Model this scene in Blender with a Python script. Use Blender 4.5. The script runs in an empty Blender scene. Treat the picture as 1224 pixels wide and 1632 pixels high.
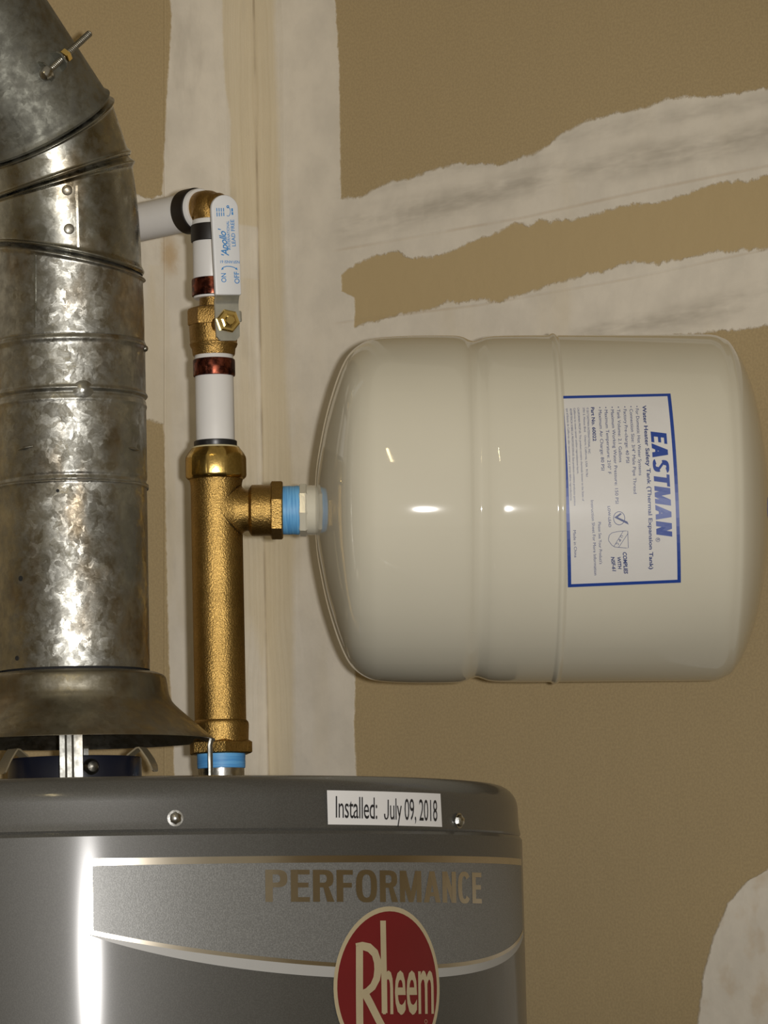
import bpy, math, random
import numpy as np
from mathutils import Vector, Matrix
random.seed(4)
S = bpy.context.scene
COL = S.collection
# ------------------------------------------------------------------ camera
W, H, F = 1224, 1632, 6500.0            # frame and focal length in pixels
CAM = np.array([0.0, 0.0, 1.42])
PITCH = math.atan((1530-816)/F)
ROLL = math.radians(1.3)
fwd = np.array([0, math.cos(PITCH), math.sin(PITCH)])
_r0 = np.array([1.0, 0, 0]); _u0 = np.array([0, -math.sin(PITCH), math.cos(PITCH)])
right = math.cos(ROLL)*_r0 - math.sin(ROLL)*_u0
up = math.cos(ROLL)*_u0 + math.sin(ROLL)*_r0
cd = bpy.data.cameras.new('camera'); cam = bpy.data.objects.new('camera', cd); COL.objects.link(cam)
cd.sensor_fit = 'VERTICAL'; cd.sensor_height = 36.0; cd.lens = F/H*36.0; cd.clip_start = 0.01
cam.matrix_world = Matrix(((right[0], up[0], -fwd[0], CAM[0]), (right[1], up[1], -fwd[1], CAM[1]),
                           (right[2], up[2], -fwd[2], CAM[2]), (0, 0, 0, 1)))
S.camera = cam
# ------------------------------------------------------------------ light
vs = S.view_settings
vs.view_transform = 'Standard'; vs.look = 'None'; vs.exposure = 0.0; vs.gamma = 1.0; vs.use_curve_mapping = False
world = bpy.data.worlds.new('world'); S.world = world; world.use_nodes = True
world.node_tree.nodes['Background'].inputs[0].default_value = (1.0, 0.86, 0.62, 1)
world.node_tree.nodes['Background'].inputs[1].default_value = 0.25
def aim(o, loc, target):
    o.location = loc
    o.rotation_euler = (Vector(target)-Vector(loc)).to_track_quat('-Z', 'Y').to_euler()
def lamp(name, kind, loc, target, energy, color, **kw):
    d = bpy.data.lights.new(name, kind); d.energy = energy; d.color = color
    for k, v in kw.items(): setattr(d, k, v)
    o = bpy.data.objects.new(name, d); COL.objects.link(o); aim(o, loc, target); return o
# the camera's own flash, beside the lens
lamp('camera_flash', 'SPOT', tuple(CAM+right*0.034+up*0.006), tuple(CAM+fwd*2.5-right*0.09+up*0.03), 138, (1.0, 0.965, 0.93),
     spot_size=math.radians(34), spot_blend=1.0, shadow_soft_size=0.010)
# the garage's ceiling tube behind the photographer
lamp('ceiling_tube', 'AREA', (-0.42, -0.9, 3.55), (-0.42, -0.9, 0.5), 9, (1.0, 0.80, 0.42), shape='RECTANGLE', size=0.05, size_y=1.2)

# ------------------------------------------------------------------ projection helpers
def ray(px, py):
    d = fwd + (px-W/2)/F*right + (H/2-py)/F*up
    return d/np.linalg.norm(d)
def at(px, py, Y):
    d = ray(px, py); return CAM + d*((Y-CAM[1])/d[1])
def row(P):
    d = np.asarray(P)-CAM; return H/2 - F*(d@up)/(d@fwd)
def zrow(X, Y, py):                      # height on a vertical axis that is seen at row py
    a, b = 0.0, 4.0
    for _ in range(50):
        m = (a+b)/2
        if row((X, Y, m)) > py: a = m
        else: b = m
    return (a+b)/2
def hit_plane(px, py, P, n):
    d = ray(px, py); t = ((np.asarray(P)-CAM)@n)/(d@n); return CAM + d*t
def hit_cyl(px, py, O, a, R):
    d = ray(px, py); w = CAM-O
    dp = d-(d@a)*a; wp = w-(w@a)*a
    A = dp@dp; B = 2*dp@wp; Cc = wp@wp-R*R; D = max(B*B-4*A*Cc, 0)
    return CAM + d*((-B-math.sqrt(D))/(2*A))
def nrm(v): v = np.asarray(v, float); return v/np.linalg.norm(v)

# ------------------------------------------------------------------ mesh helpers
class MB:
    def __init__(s): s.v = []; s.f = []
    def add(s, V, Fs):
        o = len(s.v); s.v += [tuple(map(float, p)) for p in V]; s.f += [tuple(i+o for i in f) for f in Fs]; return s
    def rings(s, R, close_u=True, cap0=False, cap1=False):     # R: list of rings, each a list of points
        n = len(R[0]); V = [p for r in R for p in r]; Fs = []
        for i in range(len(R)-1):
            for j in range(n if close_u else n-1):
                k = (j+1) % n
                Fs.append((i*n+j, i*n+k, (i+1)*n+k, (i+1)*n+j))
        if cap0: Fs.append(tuple(range(n))[::-1])
        if cap1: Fs.append(tuple((len(R)-1)*n+j for j in range(n)))
        return s.add(V, Fs)
    def lathe(s, O, a, prof, n=64, cap0=False, cap1=False, ref=None, phase=0):   # prof: (distance along a, radius)
        O = np.asarray(O, float); a = nrm(a); u, v = basis(a, ref); R = []
        for t, r in prof:
            R.append([O+a*t+r*(math.cos(x)*u+math.sin(x)*v) for x in [phase+2*math.pi*j/n for j in range(n)]])
        return s.rings(R, True, cap0, cap1)
    def box(s, O, ex, ey, ez, b=0.0):     # half-axes; b = bevel width (m)
        O = np.asarray(O, float); ex, ey, ez = [np.asarray(q, float) for q in (ex, ey, ez)]
        lx, ly, lz = [np.linalg.norm(q) for q in (ex, ey, ez)]
        X, Y, Z = ex/lx, ey/ly, ez/lz
        out = rrect(lx, ly, max(b, 1e-5), 3)
        return s.prism(O, X, Y, Z, out, -lz, lz, b)
    def prism(s, O, X, Y, Z, outl, z0, z1, b=0.0):
        O = np.asarray(O, float)
        def ring(sc, z): return [O+X*(p[0])+Y*(p[1])+Z*z for p in (inset(outl, sc) if sc else outl)]
        if b > 0:
            R = [ring(b, z0), ring(b*.3, z0+b*.3), ring(0, z0+b), ring(0, z1-b), ring(b*.3, z1-b*.3), ring(b, z1)]
        else: R = [ring(0, z0), ring(0, z1)]
        return s.rings(R, True, True, True)
    def tube(s, pts, r, n=12, cap=True):
        pts = [np.asarray(p, float) for p in pts]; R = []; u = None
        for i, p in enumerate(pts):
            t = nrm(pts[min(i+1, len(pts)-1)]-pts[max(i-1, 0)])
            if u is None: u, v = basis(t)
            else: u = nrm(u-(u@t)*t); v = np.cross(t, u)
            rr = r[i] if hasattr(r, '__len__') else r
            R.append([p+rr*(math.cos(x)*u+math.sin(x)*v) for x in [2*math.pi*j/n for j in range(n)]])
        return s.rings(R, True, cap, cap)
def basis(a, ref=None):
    a = nrm(a)
    ref = np.array([0, 0, 1.0]) if ref is None else np.asarray(ref, float)
    if abs(a@nrm(ref)) > 0.95: ref = np.array([1.0, 0, 0])
    u = nrm(ref-(ref@a)*a); return u, np.cross(a, u)
def rrect(hx, hy, r, k=4):
    P = []
    for cx, cy, a0 in ((hx-r, hy-r, 0), (-hx+r, hy-r, 90), (-hx+r, -hy+r, 180), (hx-r, -hy+r, 270)):
        for i in range(k+1):
            t = math.radians(a0+90*i/k); P.append((cx+r*math.cos(t), cy+r*math.sin(t)))
    return P
def inset(P, d):                          # simple inward offset of a convex-ish ccw outline
    n = len(P); out = []
    for i in range(n):
        a = np.array(P[i-1]); b = np.array(P[i]); c = np.array(P[(i+1) % n])
        e1 = b-a; e2 = c-b
        n1 = np.array([-e1[1], e1[0]]); n2 = np.array([-e2[1], e2[0]])
        m = n1/(np.linalg.norm(n1)+1e-9)+n2/(np.linalg.norm(n2)+1e-9); m /= (np.linalg.norm(m)+1e-9)
        out.append(tuple(b+m*d))
    return out
def smooth_prof(P, k=6):                  # catmull-rom resample
    P = [np.array(p, float) for p in P]; out = []
    for i in range(len(P)-1):
        p0 = P[max(i-1, 0)]; p1 = P[i]; p2 = P[i+1]; p3 = P[min(i+2, len(P)-1)]
        for j in range(k):
            t = j/k
            out.append(0.5*((2*p1)+(-p0+p2)*t+(2*p0-5*p1+4*p2-p3)*t*t+(-p0+3*p1-3*p2+p3)*t**3))
    out.append(P[-1]); return out

def thing(name, label, cat, loc, group=None):
    o = bpy.data.objects.new(name, None); COL.objects.link(o); o.location = tuple(map(float, loc))
    o.empty_display_size = 0.05
    o['label'] = label; o['category'] = cat
    if group: o['group'] = group
    return o
def rootloc(o):
    while o.parent: o = o.parent
    return o.location
def obj(name, mb, m, parent=None, label=None, smooth=35):
    me = bpy.data.meshes.new(name)
    off = np.array(rootloc(parent)) if parent else np.zeros(3)
    V = np.array(mb.v)-off
    me.from_pydata([tuple(p) for p in V], [], mb.f); me.validate()
    fix_normals(me)
    if smooth:
        for p in me.polygons: p.use_smooth = True
        me.set_sharp_from_angle(angle=math.radians(smooth))
    me.materials.append(m)
    o = bpy.data.objects.new(name, me); COL.objects.link(o)
    if parent: o.parent = parent
    if label: o['label'] = label
    return o
def fix_normals(me):
    import bmesh
    bm = bmesh.new(); bm.from_mesh(me); bmesh.ops.recalc_face_normals(bm, faces=bm.faces[:]); bm.to_mesh(me); bm.free()

# ------------------------------------------------------------------ node helpers
class G:
    def __init__(s, name):
        s.m = bpy.data.materials.new(name); s.m.use_nodes = True; s.t = s.m.node_tree; s.n = s.t.nodes; s.l = s.t.links
        s.b = s.n['Principled BSDF']
    def node(s, typ, **kw):
        n = s.n.new(typ)
        for k, v in kw.items(): setattr(n, k, v)
        return n
    def put(s, sock, v):
        if isinstance(v, bpy.types.NodeSocket): s.l.new(v, sock)
        else: sock.default_value = v
    def math(s, op, a, b=0.0, c=0.0, clamp=False):
        n = s.node('ShaderNodeMath', operation=op, use_clamp=clamp)
        for i, v in enumerate((a, b, c)): s.put(n.inputs[i], v)
        return n.outputs[0]
    def vmath(s, op, a, b=(0, 0, 0)):
        n = s.node('ShaderNodeVectorMath', operation=op); s.put(n.inputs[0], a); s.put(n.inputs[1], b); return n.outputs[0]
    def coord(s, k='Object'): return s.node('ShaderNodeTexCoord').outputs[k]
    def scale(s, v, sc): return s.vmath('MULTIPLY', v, sc)
    def noise(s, v, sc, detail=3.0, rough=0.55, out=0, dist=0.0):
        n = s.node('ShaderNodeTexNoise'); s.put(n.inputs['Vector'], v)
        n.inputs['Scale'].default_value = sc; n.inputs['Detail'].default_value = detail; n.inputs['Roughness'].default_value = rough
        n.inputs['Distortion'].default_value = dist
        return n.outputs[out]
    def voro(s, v, sc, out='Color', rnd=1.0):
        n = s.node('ShaderNodeTexVoronoi'); s.put(n.inputs['Vector'], v); n.inputs['Scale'].default_value = sc
        n.inputs['Randomness'].default_value = rnd; return n.outputs[out]
    def mapr(s, x, a, b, c=0.0, d=1.0, smooth=True):
        n = s.node('ShaderNodeMapRange'); n.interpolation_type = 'SMOOTHSTEP' if smooth else 'LINEAR'; n.clamp = True
        s.put(n.inputs['Value'], x)
        for k, v in (('From Min', a), ('From Max', b), ('To Min', c), ('To Max', d)): s.put(n.inputs[k], v)
        return n.outputs[0]
    def mix(s, f, a, b):
        n = s.node('ShaderNodeMix', data_type='RGBA'); s.put(n.inputs[0], f)
        s.put(n.inputs[6], a if isinstance(a, bpy.types.NodeSocket) else (*a, 1)); s.put(n.inputs[7], b if isinstance(b, bpy.types.NodeSocket) else (*b, 1))
        return n.outputs[2]
    def curve(s, x, pts):                 # piecewise-linear function of x
        pts = sorted(pts); x0, x1 = pts[0][0], pts[-1][0]; ys = [p[1] for p in pts]; y0, y1 = min(ys), max(ys)
        if y1-y0 < 1e-9: y1 = y0+1e-6
        n = s.node('ShaderNodeFloatCurve'); cm = n.mapping; cv = cm.curves[0]
        q = [((p[0]-x0)/(x1-x0), (p[1]-y0)/(y1-y0)) for p in pts]
        cv.points[0].location = q[0]; cv.points[1].location = q[-1]
        for p in q[1:-1]: cv.points.new(*p)
        for p in cv.points: p.handle_type = 'VECTOR'
        cm.update()
        t = s.mapr(x, x0, x1, smooth=False); s.put(n.inputs['Value'], t)
        return s.math('MULTIPLY_ADD', n.outputs[0], y1-y0, y0)
    def bump(s, h, strength, dist, normal=None):
        n = s.node('ShaderNodeBump'); n.inputs['Strength'].default_value = strength; n.inputs['Distance'].default_value = dist
        s.put(n.inputs['Height'], h)
        if normal is not None: s.put(n.inputs['Normal'], normal)
        return n.outputs[0]
    def set(s, **kw):
        for k, v in kw.items():
            k = {'color': 'Base Color', 'rough': 'Roughness', 'metal': 'Metallic', 'normal': 'Normal', 'coat': 'Coat Weight',
                 'coat_rough': 'Coat Roughness', 'spec': 'Specular IOR Level', 'aniso': 'Anisotropic'}.get(k, k)
            if isinstance(v, tuple) and len(v) == 3: v = (*v, 1)
            s.put(s.b.inputs[k], v)
        return s.m
def lin(r, g, b):
    f = lambda c: (c/255/12.92 if c/255 <= 0.04045 else ((c/255+0.055)/1.055)**2.4)
    return (f(r), f(g), f(b))
def paint(name, col, rough=0.4, metal=0.0, var=0.08, sc=40.0, bump=0.0, bsc=400.0, **kw):
    g = G(name); c = g.coord()
    n = g.noise(c, sc, 4)
    dark = tuple(x*(1-var) for x in col); lite = tuple(min(1, x*(1+var)) for x in col)
    g.set(color=g.mix(g.mapr(n, .3, .7), dark, lite), rough=rough, metal=metal, **kw)
    if bump: g.set(normal=g.bump(g.noise(c, bsc, 2), bump, 0.001))
    return g.m
def galvanised(name, tint=(0.50, 0.50, 0.46), rough=(0.30, 0.50), spangle=0.13, stain=0.85):
    g = G(name); c = g.coord()
    warp = g.vmath('ADD', c, g.scale(g.noise(c, 90, 3, out=1), (0.016, 0.016, 0.016)))
    v1 = g.voro(warp, 120); v2 = g.voro(g.scale(warp, (1, 1, 0.6)), 330); v3 = g.noise(g.scale(warp, (1, 1, 1.6)), 420, 4, .7, out=1)
    half = lambda v, k: g.scale(g.vmath('SUBTRACT', v, (.5, .5, .5)), (k,)*3)
    n = g.vmath('ADD', half(v1, spangle), g.vmath('ADD', half(v2, spangle*.9), half(v3, spangle*2.2)))
    geo = g.node('ShaderNodeNewGeometry').outputs['Normal']
    nn = g.vmath('NORMALIZE', g.vmath('ADD', geo, n))
    big = g.noise(c, 22, 5, .62); fine = g.noise(c, 150, 3, .6)
    base = g.mix(g.mapr(big, .35, .68), tuple(x*.62 for x in tint), tint)
    base = g.mix(g.math('MULTIPLY', g.mapr(g.noise(g.scale(c, (1, 1, .5)), 34, 4), .5, .72), stain), base, (tint[0]*.62, tint[1]*.47, tint[2]*.30))
    base = g.mix(g.mapr(fine, .3, .75, 0, .35), base, (0.16, 0.155, 0.14))
    g.set(color=base, metal=1.0, rough=g.mapr(fine, .3, .7, rough[0], rough[1]), normal=nn)
    return g.m
# ------------------------------------------------------------------ materials
M = {}
M['galv'] = galvanised('galvanised_spangle')
M['galv_dull'] = galvanised('galvanised_dull', (0.40, 0.385, 0.33), (0.32, 0.5), 0.10, .5)
M['galv_elbow'] = galvanised('galvanised_elbow', (0.44, 0.44, 0.39), (0.22, 0.42), 0.045, .8)
M['galv_dark'] = galvanised('galvanised_weathered', (0.30, 0.30, 0.255), (0.5, 0.72), 0.09, .9)
M['leg'] = galvanised('leg_steel', (0.40, 0.40, 0.37), (0.42, 0.55), 0.05, .3)
M['hood'] = galvanised('hood_steel', (0.40, 0.375, 0.30), (0.30, 0.45), 0.06, .5)
M['zinc'] = galvanised('zinc_plate', (0.62, 0.62, 0.60), (0.2, 0.34), 0.05, .1)
M['clip'] = paint('clip_steel', (0.42, 0.35, 0.22), .45, metal=.55, var=.1)
M['shade_black'] = paint('painted_shade_black', (0.012, 0.012, 0.012), 0.8)  # flat black that paints shade into the hood gap and the holes
M['flue_collar'] = paint('flue_collar_dark_blue', (0.008, 0.010, 0.020), 0.35)
def brass(name, col, rough, bump, sc):
    g = G(name); c = g.coord()
    n = g.noise(c, sc, 3, .6)
    n2 = g.noise(c, 45, 4)
    base = g.mix(g.mapr(n2, .35, .7), tuple(x*.78 for x in col), col)
    if bump: base = g.mix(g.mapr(g.noise(c, 700, 2), .42, .62, .35, 0), base, tuple(x*.5 for x in col))
    g.set(color=base, metal=1.0, rough=rough)
    if bump: g.set(normal=g.bump(n, bump, 0.0011))
    return g.m
M['cast_brass'] = brass('cast_brass', (0.50, 0.318, 0.100), 0.34, .42, 1100)
M['cast_brass_dark'] = brass('valve_brass', (0.46, 0.285, 0.09), 0.36, .42, 1100)
M['brass'] = brass('machined_brass', (0.72, 0.50, 0.16), 0.2, 0.06, 500)
M['gold'] = brass('yellow_zinc', (0.85, 0.62, 0.22), 0.2, 0.0, 500)
M['pex'] = paint('white_tubing', (0.70, 0.69, 0.67), 0.38, var=.02)
M['black_plastic'] = paint('black_plastic', (0.012, 0.012, 0.013), 0.35)
M['cream_plastic'] = paint('cream_plastic', (0.62, 0.55, 0.33), 0.45)
g = G('oxidised_copper'); c = g.coord()
g.set(color=g.mix(g.mapr(g.noise(c, 160, 4, .65), .42, .62), (0.045, 0.014, 0.010), (0.22, 0.062, 0.036)), metal=1.0, rough=g.mapr(g.noise(c, 110, 3), .35, .65, .2, .45)); M['copper'] = g.m
M['black_copper'] = paint('blackened_ring', (0.008, 0.005, 0.004), 0.5)
g = G('thread_tape_blue'); c = g.coord()
g.set(color=g.mix(g.mapr(g.noise(g.scale(c, (900, 1, 60)), 1.0, 3), .35, .65), lin(84, 150, 205), lin(112, 178, 226)), rough=.5,
      normal=g.bump(g.noise(g.scale(c, (900, 30, 60)), 1.0, 3), .5, .0006)); M['tape'] = g.m
g = G('thread_tape_blue_upright'); c = g.coord()
g.set(color=g.mix(g.mapr(g.noise(g.scale(c, (40, 40, 700)), 1.0, 3), .35, .65), lin(78, 150, 214), lin(104, 176, 232)), rough=.5,
      normal=g.bump(g.noise(g.scale(c, (30, 30, 700)), 1.0, 3), .5, .0006)); M['tape_v'] = g.m
M['tank'] = paint('cream_enamel', (0.585, 0.555, 0.45), 0.6, var=.03, sc=8, spec=.15, coat=1.0, coat_rough=0.05, bump=.05, bsc=45)
M['label'] = paint('label_vinyl', (0.62, 0.61, 0.59), 0.5, var=.015, spec=.2, bump=.10, bsc=200, coat=.9, coat_rough=.09)
M['blue_ink'] = paint('blue_ink', lin(30, 62, 140), 0.4, var=.03)
M['navy_ink'] = paint('navy_ink', lin(42, 58, 112), 0.45, var=.03)
M['cap_blue'] = paint('valve_cap_blue', (0.02, 0.05, 0.22), .4)
g = G('grey_metallic_paint'); c = g.coord()
fl = g.noise(c, 1500, 1)
g.set(color=g.mix(g.mapr(fl, .35, .7), (0.056, 0.055, 0.050), (0.074, 0.073, 0.067)), metal=0.12, rough=.48, normal=g.bump(g.noise(c, 1300, 2), .05, .0005),
      coat=.6, coat_rough=.11); M['heater'] = g.m
g = G('silver_decal'); c = g.coord()
g.set(color=g.mix(g.mapr(g.noise(c, 1500, 1), .35, .7), (0.155, 0.157, 0.152), (0.225, 0.228, 0.222)), metal=0.3, rough=.46, normal=g.bump(g.noise(c, 1500, 2), .14, .0005),
      coat=.05, coat_rough=.2); M['silver'] = g.m
M['white_decal'] = paint('white_decal', (0.36, 0.36, 0.35), .4, var=.02)
M['chrome_decal'] = paint('gold_chrome_decal', (0.60, 0.545, 0.45), .24, metal=1.0, var=.05)
M['red'] = paint('red_badge', (0.145, 0.012, 0.014), .3, var=.04)
M['badge_gold'] = paint('badge_gold', (0.47, 0.40, 0.26), .35, metal=.2, var=.04)
M['sticker'] = paint('white_sticker', (0.70, 0.70, 0.70), .35, var=.01)
M['black_ink'] = paint('black_ink', (0.02, 0.02, 0.022), .5)
M['sleeve'] = paint('white_vinyl_sleeve', (0.66, 0.67, 0.68), .3, var=.02)
M['sky_ink'] = paint('light_blue_ink', lin(52, 128, 192), .45, var=.05)
M['lever'] = paint('lever_zinc', (0.52, 0.52, 0.46), .28, metal=.82, var=.1, sc=120)

# ------------------------------------------------------------------ setting: two drywall walls meeting in a corner, and the floor
A45 = math.radians(45)
dR = np.array([math.sin(A45), -math.cos(A45), 0]); dL = np.array([-math.cos(A45), -math.sin(A45), 0])
nR = np.array([-math.cos(A45), -math.sin(A45), 0]); nL = np.array([math.sin(A45), -math.cos(A45), 0])
_d = ray(420, 816); _k = _d[0]/_d[1]
# right wall passes behind the tank's far end at (0.2, 2.60)
Yc = (2.60+0.2)/(1+_k); CORNER = np.array([_k*Yc, Yc, 0.0])
def uzR(px, py):
    P = hit_plane(px, py, CORNER, nR); return float((P-CORNER)@dR), float(P[2])
def uzL(px, py):
    P = hit_plane(px, py, CORNER, nL); return float((P-CORNER)@dL), float(P[2])
TAN = (0.42, 0.325, 0.180); MUD = (0.73, 0.68, 0.585); YEL = (0.64, 0.55, 0.375); GREY = (0.35, 0.315, 0.255)
def zoom6(P): return [(520+x/1.739, 100+y/1.739) for x, y in P]
def wall_material(name, uz, side):
    g = G(name); co = g.coord()
    sx = g.node('ShaderNodeSeparateXYZ'); g.put(sx.inputs[0], co); u0, z0 = sx.outputs[0], sx.outputs[2]
    jag = g.math('SUBTRACT', g.noise(co, 160, 5, .7), .5); jag2 = g.math('SUBTRACT', g.noise(g.vmath('ADD', co, (3, 1, 7)), 26, 3, .6), .5)
    u = g.math('MULTIPLY_ADD', jag, 0.010, u0); z = g.math('MULTIPLY_ADD', jag, 0.008, g.math('MULTIPLY_ADD', jag2, 0.012, z0))
    us = g.math('MULTIPLY_ADD', jag, 0.0045, u0)
    def U(P): return [(q[1], q[0]) for q in (uz(*p) for p in P)]     # u as a function of z
    def Z(P): return [uz(*p) for p in P]                              # z as a function of u
    def below(x, e, w=.0012): return g.mapr(g.math('SUBTRACT', x, e), -w, w, 1, 0)
    def AND(a, b): return g.math('MULTIPLY', a, b)
    def OR(a, b): return g.math('MAXIMUM', a, b)
    def NOT(a): return g.math('SUBTRACT', 1.0, a)
    def band(x, c, w): return g.mapr(g.math('ABSOLUTE', g.math('SUBTRACT', x, c)), 0.0, w, 1, 0)
    if side == 'R':
        corner = below(us, g.curve(z0, U([(530, -60), (534, 0), (540, 100), (543, 320), (545, 520), (556, 800), (566, 1085), (564, 1160), (568, 1245), (568, 1800)])))
        b1top = g.curve(u, Z([(430, 335), (545, 318), (580, 316), (600, 300), (640, 288), (700, 268), (740, 258), (795, 264), (850, 246), (895, 216), (930, 192), (990, 180), (1060, 160), (1140, 153), (1224, 142), (1500, 60)]))
        ptop = g.curve(u, Z(zoom6([(-60, 640), (30, 600), (60, 570), (150, 530), (190, 519), (240, 540), (330, 530), (400, 500), (520, 450), (600, 435), (680, 437), (800, 405), (900, 390), (1000, 365), (1100, 330), (1224, 310), (1600, 190)])))
        pbot = g.curve(u, Z(zoom6([(-60, 735), (75, 730), (120, 720), (250, 692), (340, 660), (480, 664), (600, 625), (700, 590), (820, 560), (960, 550), (1050, 530), (1224, 515), (1600, 440)])))
        pleft = g.curve(z0, U(zoom6([(60, 540), (36, 600), (40, 632), (78, 650), (80, 690), (75, 760)])))
        b2bot = g.curve(u, Z([(430, 640), (560, 612), (800, 575), (1000, 545), (1060, 535), (1130, 528), (1224, 519), (1500, 490)]))
        bands = AND(below(z, b1top), NOT(below(z, b2bot)))
        patch = AND(AND(below(z, ptop), NOT(below(z, pbot))), NOT(below(us, pleft)))
        ex, ez = uz(1222, 1386)
        low = AND(NOT(below(us, g.curve(z0, U([(1100, 1700), (1112, 1632), (1120, 1560), (1135, 1500), (1160, 1440), (1190, 1405), (1222, 1387)])))), below(z0, ez))
        mud = OR(OR(corner, AND(bands, NOT(patch))), low)
        st1 = g.curve(u0, Z(zoom6([(-40, 470), (30, 460), (200, 420), (400, 378), (480, 350), (700, 300), (900, 262), (1000, 247), (1100, 226), (1224, 196), (1600, 110)])))
        st2 = g.curve(u0, Z(zoom6([(-40, 370), (240, 320), (330, 292), (450, 275), (600, 240), (720, 200), (850, 165), (1000, 145), (1224, 100), (1600, 10)])))
        st3 = g.curve(u0, Z(zoom6([(300, 830), (720, 748), (900, 715), (1050, 690), (1224, 645), (1600, 560)])))
        sn = g.mapr(g.noise(g.scale(co, (9, 1, 40)), 1.0, 4, .65), .38, .66)
        streak = g.math('MULTIPLY', g.math('ADD', g.math('ADD', g.math('MULTIPLY', band(z0, st1, .017), .8), g.math('MULTIPLY', band(z0, st2, .010), .5)), g.math('MULTIPLY', band(z0, st3, .014), .8)), sn, clamp=True)
        tl1 = g.curve(u0, Z(zoom6([(-60, 535), (200, 490), (540, 430), (900, 350), (1224, 285), (1600, 205)])))
        tl2 = g.curve(u0, Z(zoom6([(-60, 733), (75, 715), (420, 672), (830, 600), (1224, 516), (1600, 440)])))
        lines = OR(band(z0, tl1, .0016), band(z0, tl2, .0013))
        keep = NOT(g.mapr(g.math('SUBTRACT', u0, uz(528, 360)[0]), -.004, .012, 1, 0)); streak = AND(streak, keep); lines = AND(lines, keep)
        yel = below(us, g.curve(z0, U([(436, -60), (438, 60), (450, 400), (455, 600), (468, 800), (468, 1245), (470, 1700)])), .004)
        spots = AND(low, g.mapr(g.noise(co, 42, 3), .5, .72, 0, .35))
        b0 = uz(530, 362)
    else:
        corner = below(us, g.curve(z0, U([(270, -60), (271, 0), (274, 24), (267, 137), (259, 300), (255, 400), (255, 640), (262, 690), (264, 800), (267, 950), (270, 1060), (277, 1180), (278, 1245), (280, 1700)])))
        top = g.curve(u, Z([(430, 330), (300, 300), (235, 318), (0, 260)])); bot = g.curve(u, Z([(430, 720), (300, 700), (262, 676), (236, 672), (0, 640)]))
        mud = OR(corner, AND(below(z, top), NOT(below(z, bot))))
        patch = None
        su, sz = uz(270, 405)
        sp = g.math('SQRT', g.math('ADD', g.math('POWER', g.math('SUBTRACT', u, su), 2), g.math('POWER', g.math('MULTIPLY', g.math('SUBTRACT', z, sz), .6), 2)))
        spots = g.mapr(sp, .002, .012, .75, 0)
        streak = g.math('MULTIPLY', g.mapr(g.noise(g.scale(co, (30, 1, 9)), 1.0, 4, .6), .52, .72), .35)
        lines = band(u0, g.curve(z0, U([(262, -60), (262, 1700)])), .0008)
        yel = AND(below(us, g.curve(z0, U([(354, -60), (355, 60), (358, 130), (368, 190), (366, 300), (372, 352), (376, 358)])), .0015), NOT(below(z0, uz(370, 356)[1])))
        yel = OR(yel, AND(g.mapr(g.noise(g.scale(co, (26, 1, 5)), 1.0, 3), .42, .62, 0, .7), below(z0, uz(370, 440)[1])))
    paper = g.mix(g.mapr(g.noise(co, 600, 2), .3, .7), tuple(x*.93 for x in TAN), tuple(x*1.07 for x in TAN))
    if patch is not None: paper = g.mix(AND(patch, .9), paper, (0.50, 0.39, 0.215))
    mt = g.noise(co, 30, 4, .6)
    mudc = g.mix(g.mapr(mt, .3, .7), tuple(x*.93 for x in MUD), tuple(x*1.05 for x in MUD))
    mudc = g.mix(g.mapr(g.noise(g.scale(co, (14, 1, 5)), 1.0, 3), .5, .75, 0, .45), mudc, YEL)
    mudc = g.mix(g.math('MULTIPLY', yel, .72), mudc, YEL)
    mudc = g.mix(g.math('MULTIPLY', streak, .85), mudc, GREY)
    mudc = g.mix(g.math('MULTIPLY', lines, g.mapr(g.noise(co, 18, 3), .35, .65, .05, .3)), mudc, (0.46, 0.32, 0.18))
    col = g.mix(mud, paper, mudc)
    col = g.mix(spots, col, (0.50, 0.35, 0.18))
    seam = g.math('MULTIPLY', g.mapr(u0, 0.0004, 0.0020, .42, 0), g.mapr(g.noise(g.scale(co, (1, 1, 14)), 1.0, 3), .4, .6, .15, 1))
    col = g.mix(seam, col, (0.22, 0.16, 0.08))
    # relief: compound proud of the paper, tape wrinkles in the corner, orange-peel grain
    near = g.mapr(u0, 0.012, 0.05, 1, 0)
    wr = g.math('MULTIPLY', g.noise(g.vmath('ADD', g.scale(co, (95, 1, 3)), g.scale(g.noise(co, 5, 2, out=1), (2.5, 0, 0))), 1.0, 3, .5), near)
    h = g.math('ADD', g.math('MULTIPLY', mud, .35), g.math('ADD', g.math('MULTIPLY', wr, 1.1), g.math('ADD', g.math('MULTIPLY', g.noise(co, 700, 2), .025), g.math('ADD', g.math('MULTIPLY', lines, -.2), g.math('MULTIPLY', mt, .6)))))
    g.set(color=col, rough=.85, spec=.25, normal=g.bump(h, .8, .0016))
    return g.m
def wall(name, d, n, L, m):
    me = bpy.data.meshes.new(name); mb = MB()
    # local x runs along the wall from the corner, local y out of the room
    nx, nz = 60, 60
    mb.box((L/2-.0, .06, 1.6), (L/2, 0, 0), (0, .06, 0), (0, 0, 1.6), 0.0)
    me.from_pydata(mb.v, [], mb.f); fix_normals(me); me.materials.append(m)
    o = bpy.data.objects.new(name, me); COL.objects.link(o)
    o.matrix_world = Matrix(((d[0], -n[0], 0, CORNER[0]), (d[1], -n[1], 0, CORNER[1]), (0, 0, 1, 0), (0, 0, 0, 1)))
    o['kind'] = 'structure'; return o
wall('wall_right', dR, nR, 3.6, wall_material('drywall_right', uzR, 'R'))
wall('wall_left', dL, nL, 3.0, wall_material('drywall_left', uzL, 'L'))
mb = MB().box((0.3, 1.0, -0.05), (4.2, 0, 0), (0, 4.0, 0), (0, 0, .05), 0.0)
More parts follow.
